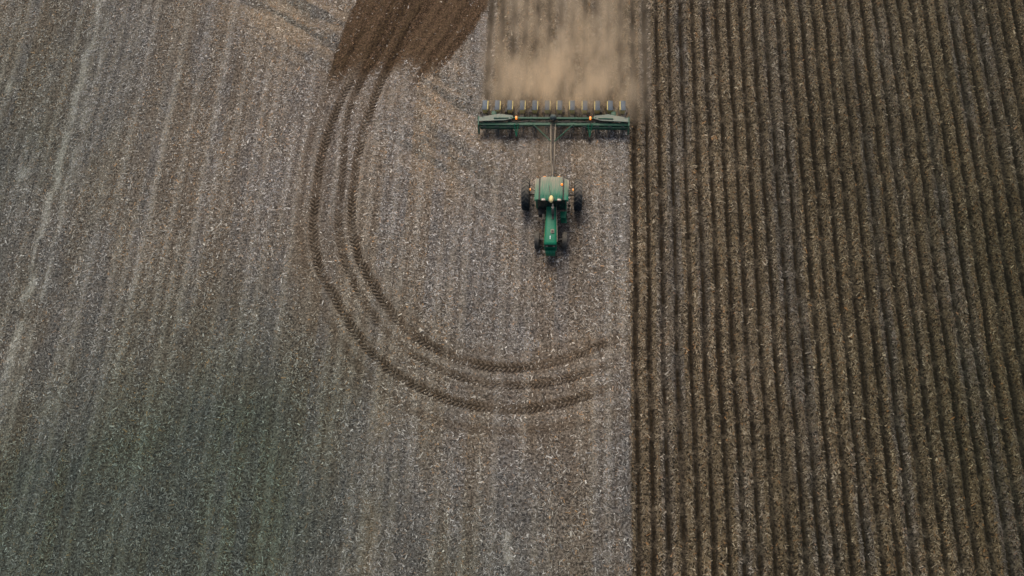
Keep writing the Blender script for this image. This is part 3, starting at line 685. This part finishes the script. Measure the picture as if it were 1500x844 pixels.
# ------------------------------------------------------------------ planter
P_ = empty('row_planter', (PLX, PLY, 0))
tag(P_, 'green twelve row planter with slate lidded yellow hoppers trailing dust', 'planter')
HALF = 5.5*ROW+.36
part('toolbar', GREEN_P, P_, lambda bm: (box(bm, (0, 0, .78), (HALF*2, .18, .18), .015), box(bm, (0, .34, .92), (HALF*1.1, .12, .12), .012)))
for sg in (-1, 1): part('toolbar_face', GREEN_P, P_, lambda bm: box(bm, (sg*HALF*.71, -.15, .62), (HALF*.54, .07, .22), .01))
for sg in (-1, 1):
    part('end_plate', GREEN_P, P_, lambda bm: loft(bm, [[(x, -.42, .30), (x, -.45, .55), (x, -.15, .98), (x, .42, 1.02), (x, .45, .8), (x, .0, .45)] for x in (sg*(HALF+.03), sg*(HALF-.05))]), smooth=False)
    m_ = part('marker_arm', GREY_G, P_, lambda bm: plate(bm, [(sg*(HALF-.05), .32, 1.06), (sg*(HALF-.05), .06, 1.06), (sg*2.9, .12, 1.08), (sg*2.45, .24, 1.10), (sg*2.45, .42, 1.10), (sg*3.3, .55, 1.08)], .06))
    part('marker_pivot', GREEN_P, m_, lambda bm: (tube(bm, [(sg*2.2, .28, .95), (sg*2.6, .3, 1.08)], .05, 10), tube(bm, [(sg*2.7, .24, 1.12), (sg*3.6, .22, 1.12)], .03, 8)))
    part('marker_disc', STEEL, m_, lambda bm: lathe(bm, [(-.03, .0001), (-.03, .05), (0, .19), (.01, .19), (.03, .06), (.03, .0001)], 'X', c=(sg*(HALF-.25), .50, 1.12), seg=20))
    part('signal_light', ORANGE, P_, lambda bm: (box(bm, (sg*2.23, .22, 1.17), (.10, .16, .16), .02)))
    part('signal_bracket', BLACK, P_, lambda bm: box(bm, (sg*2.23, .25, 1.00), (.04, .08, .22)))
    w1 = part('transport_wheel', YELLOW, P_, rim_fn(.20, .20), loc=(sg*1.52, .92, .36))
    part('tyre', RUB2, w1, tyre_fn(.39, .21, 16, .02, .20))
    part('wheel_arm', GREEN_P, P_, lambda bm: (box(bm, (sg*1.37, .5, .62), (.06, 1.0, .12), .01, Matrix.Rotation(math.radians(-20), 3, 'X')), box(bm, (sg*1.52, .92, .36), (.34, .06, .06), .01)))
    part('drive_box', GREEN_P, P_, lambda bm: (box(bm, (sg*3.62, .62, .80), (.30, .34, .40), .03), box(bm, (sg*3.62, .62, 1.01), (.22, .22, .05), .01)))
    b_ = part('front_brace', GREEN, P_, lambda bm: (tube(bm, [(sg*2.23-.13, -.02, .90), (sg*2.23, -.62, .42)], .03, 8), tube(bm, [(sg*2.23+.13, -.02, .90), (sg*2.23, -.62, .42)], .03, 8)))
    part('gauge_tyre', RUB2, b_, lambda bm: lathe(bm, [(-.06, .0001), (-.07, .12), (-.07, .19), (0, .21), (.07, .19), (.07, .12), (.06, .0001)], 'X', c=(sg*2.23, -.50, .22), seg=18))
# the row units
def make_unit(side):
    f = part('row_unit', GREEN_P, P_, lambda bm: (box(bm, (0, .80, .52), (.10, 1.2, .10), .012), box(bm, (0, .20, .62), (.20, .05, .34), .01), box(bm, (0, 1.15, .66), (.09, .42, .22), .02)))
    part('parallel_arm', BLACK, f, lambda bm: [box(bm, (sg*.09, .36, z), (.025, .42, .04)) for sg in (-1, 1) for z in (.52, .74)])
    part('hopper', HOPPER, f, lambda bm: box(bm, (0, 1.12, .88), (.27, .62, .44), .03, taper=(1.06, 1.04)))
    part('hopper_lid', LID, f, lambda bm: (box(bm, (0, 1.12, 1.115), (.295, .655, .05), .016), box(bm, (0, 1.12, 1.143), (.19, .50, .018), .006)))
    part('side_channel', HOPPER, f, lambda bm: box(bm, (side*.175, 1.14, .99), (.045, .60, .22), .01))
    part('coulter', TEAL, f, lambda bm: (tube(bm, [(-.075, -.14, .78), (-.10, -.36, .40)], .018, 6), tube(bm, [(.075, -.14, .78), (.10, -.36, .40)], .018, 6), box(bm, (0, -.12, .74), (.2, .05, .1), .01)))
    part('coulter_disc', STEEL, f, lambda bm: [lathe(bm, [(-.006, .0001), (-.006, .20), (.006, .20), (.006, .0001)], 'X', c=(sg*.05, -.30, .20), seg=20) for sg in (-1, 1)])
    part('gauge_wheel', RUB2, f, lambda bm: [lathe(bm, [(-.05, .0001), (-.055, .14), (-.05, .19), (0, .205), (.05, .19), (.055, .14), (.05, .0001)], 'X', c=(sg*.12, .98, .20), seg=20) for sg in (-1, 1)])
    part('closing_wheel', RUB2, f, lambda bm: [lathe(bm, [(-.015, .0001), (-.02, .12), (0, .15), (.02, .12), (.015, .0001)], 'X', c=(sg*.07, 1.55, .15), seg=18) for sg in (-1, 1)])
    part('seed_hose', BLACK, f, lambda bm: [tube(bm, [(sg*.21, 1.25, .80), (sg*.25, 1.05, .74), (sg*.22, .75, .66), (sg*.12, .45, .60)], .035, 7) for sg in (-1, 1)])
    part('meter_housing', BLACK, f, lambda bm: (box(bm, (side*-.24, 1.0, .62), (.15, .34, .34), .04), box(bm, (0, .56, .70), (.24, .22, .26), .03)))
    part('tail_arm', BLACK, f, lambda bm: box(bm, (0, 1.42, .36), (.05, .40, .07), .01, Matrix.Rotation(math.radians(-25), 3, 'X')))
    return f
uL = make_unit(1); uL.location = (-5.5*ROW, 0, 0); uR = make_unit(-1); uR.location = (.5*ROW, 0, 0)
for k in range(1, 6):
    again(uL, P_, ((-5.5+k)*ROW, 0, 0)); again(uR, P_, ((.5+k)*ROW, 0, 0))
part('drive_shaft', BLACK, P_, lambda bm: tube(bm, [(-HALF+.1, .60, .58), (HALF-.1, .60, .58)], .035, 8))
part('hydraulic_line', BLACK, P_, lambda bm: [tube(bm, [(-HALF+.4+.35*j, .14+.05*math.sin(j*1.7+q), .90+.03*math.sin(j*2.3+q)) for j in range(24)], .022, 6) for q in (0, 2.)])
# tongue to the drawbar
hx, hy = tx-PLX, ty+1.30-PLY
def tongue_fn(bm):
    for sg in (-1, 1):
        tube(bm, [(sg*.13, .0, .86), (sg*.11+hx*.4, hy*.55, .70), (hx+sg*.045, hy+.4, .53)], .04, 8)
    box(bm, (hx*.8, hy*.86, .57), (.19, .7, .06), .015); tube(bm, [(hx, hy+.5, .53), (hx, hy-.05, .50)], .055, 10)
tg = part('tongue', TONGUE, P_, tongue_fn)
part('hitch_clevis', STEEL, tg, lambda bm: (box(bm, (hx, hy, .54), (.14, .22, .04), .01), tube(bm, [(hx, hy, .40), (hx, hy, .66)], .022, 10)))
part('hydraulic_hose', BLACK, tg, lambda bm: (tube(bm, [(.03, .2, 1.0), (.05, -.5, .93), (.02+hx*.5, hy*.5, .80), (hx+.06, hy+.3, .72), (hx+.06, hy-.1, .75)], .018, 6), tube(bm, [(-.05, .2, 1.0), (-.03, -.6, .92), (hx*.5-.03, hy*.5, .79), (hx-.06, hy+.3, .72), (hx-.06, hy-.1, .75)], .018, 6)))
part('tongue_brace', GREEN_P, P_, lambda bm: [tube(bm, [(sg*1.25, 0, .86), (sg*.10, -1.15, .80)], .035, 8) for sg in (-1, 1)])
fan = part('vacuum_fan', TEAL, P_, lambda bm: lathe(bm, [(-.17, .0001), (-.165, .08), (-.12, .17), (-.05, .21), (.05, .21), (.12, .17), (.165, .08), (.17, .0001)], 'Y', c=(0, .25, 1.18), seg=24))
part('fan_mount', BLACK, fan, lambda bm: (box(bm, (0, .25, .96), (.16, .2, .24), .02), lathe(bm, [(-.24, .05), (-.15, .09)], 'Y', c=(0, .25, 1.18), seg=16)))

# ------------------------------------------------------------------ dust raised behind the planter
def dust_box(name, label, c, s, dens, seedv, front, soft):
    bm = bmesh.new(); bmesh.ops.create_cube(bm, size=1.0)
    for v in bm.verts: v.co = Vector((v.co.x*s[0], v.co.y*s[1], v.co.z*s[2]))
    me = bpy.data.meshes.new(name); bm.to_mesh(me); bm.free()
    n = Nodes(name + '_volume'); n.t.nodes.remove(n.b)
    tc = n.new('ShaderNodeTexCoord').outputs['Object']
    sp = n.new('ShaderNodeSeparateXYZ'); n.ln(tc, sp.inputs[0])
    mp = n.new('ShaderNodeMapping'); mp.inputs['Location'].default_value = (seedv, seedv*.7, 0); mp.inputs['Scale'].default_value = (1.0, .55, .8); n.ln(tc, mp.inputs['Vector'])
    ns = n.rng(n.noise(mp.outputs[0], .60, 5, .64), .40, .68)
    # billows: thick close to the machine, thinning rearwards, sideways and upwards
    fx = n.math('SUBTRACT', 1.0, n.math('POWER', n.math('ABSOLUTE', n.math('DIVIDE', sp.outputs[0], s[0]*.5)), 2.6), clamp=True)
    y_ = n.math('DIVIDE', n.math('ADD', sp.outputs[1], s[1]*.5), s[1])            # 0 at machine, 1 far
    fy = n.math('MULTIPLY', n.rng(y_, 0.0, front, 0, 1), n.math('POWER', n.math('SUBTRACT', 1.0, y_, clamp=True), soft))
    fz = n.math('POWER', n.math('SUBTRACT', 1.0, n.math('DIVIDE', n.math('ADD', sp.outputs[2], s[2]*.5), s[2]), clamp=True), 1.0)
    dd = n.math('MULTIPLY', n.math('MULTIPLY', n.math('MULTIPLY', fx, fy), n.math('MULTIPLY', fz, ns)), dens)
    pv = n.new('ShaderNodeVolumePrincipled'); pv.inputs['Color'].default_value = (.93, .79, .60, 1); n.ln(dd, pv.inputs['Density']); pv.inputs['Anisotropy'].default_value = .2
    n.ln(pv.outputs[0], n.o.inputs['Volume'])
    me.materials.append(n.m)
    o = bpy.data.objects.new(name, me); o.location = c; link(o); tag(o, label, 'dust', kind='stuff')
    return o
dust_box('dust_cloud', 'tan dust billowing up behind the planter row units', (PLX+.6, PLY+.15+7.5, 1.55), (11.0, 15.0, 3.3), 1.75, 3.1, .11, 1.35)
dust_box('dust_haze', 'thin dust drifting over the planter tongue behind the tractor', (PLX+.3, PLY-1.0, .95), (5.4, 5.2, 2.3), .45, 8.4, .3, .7)
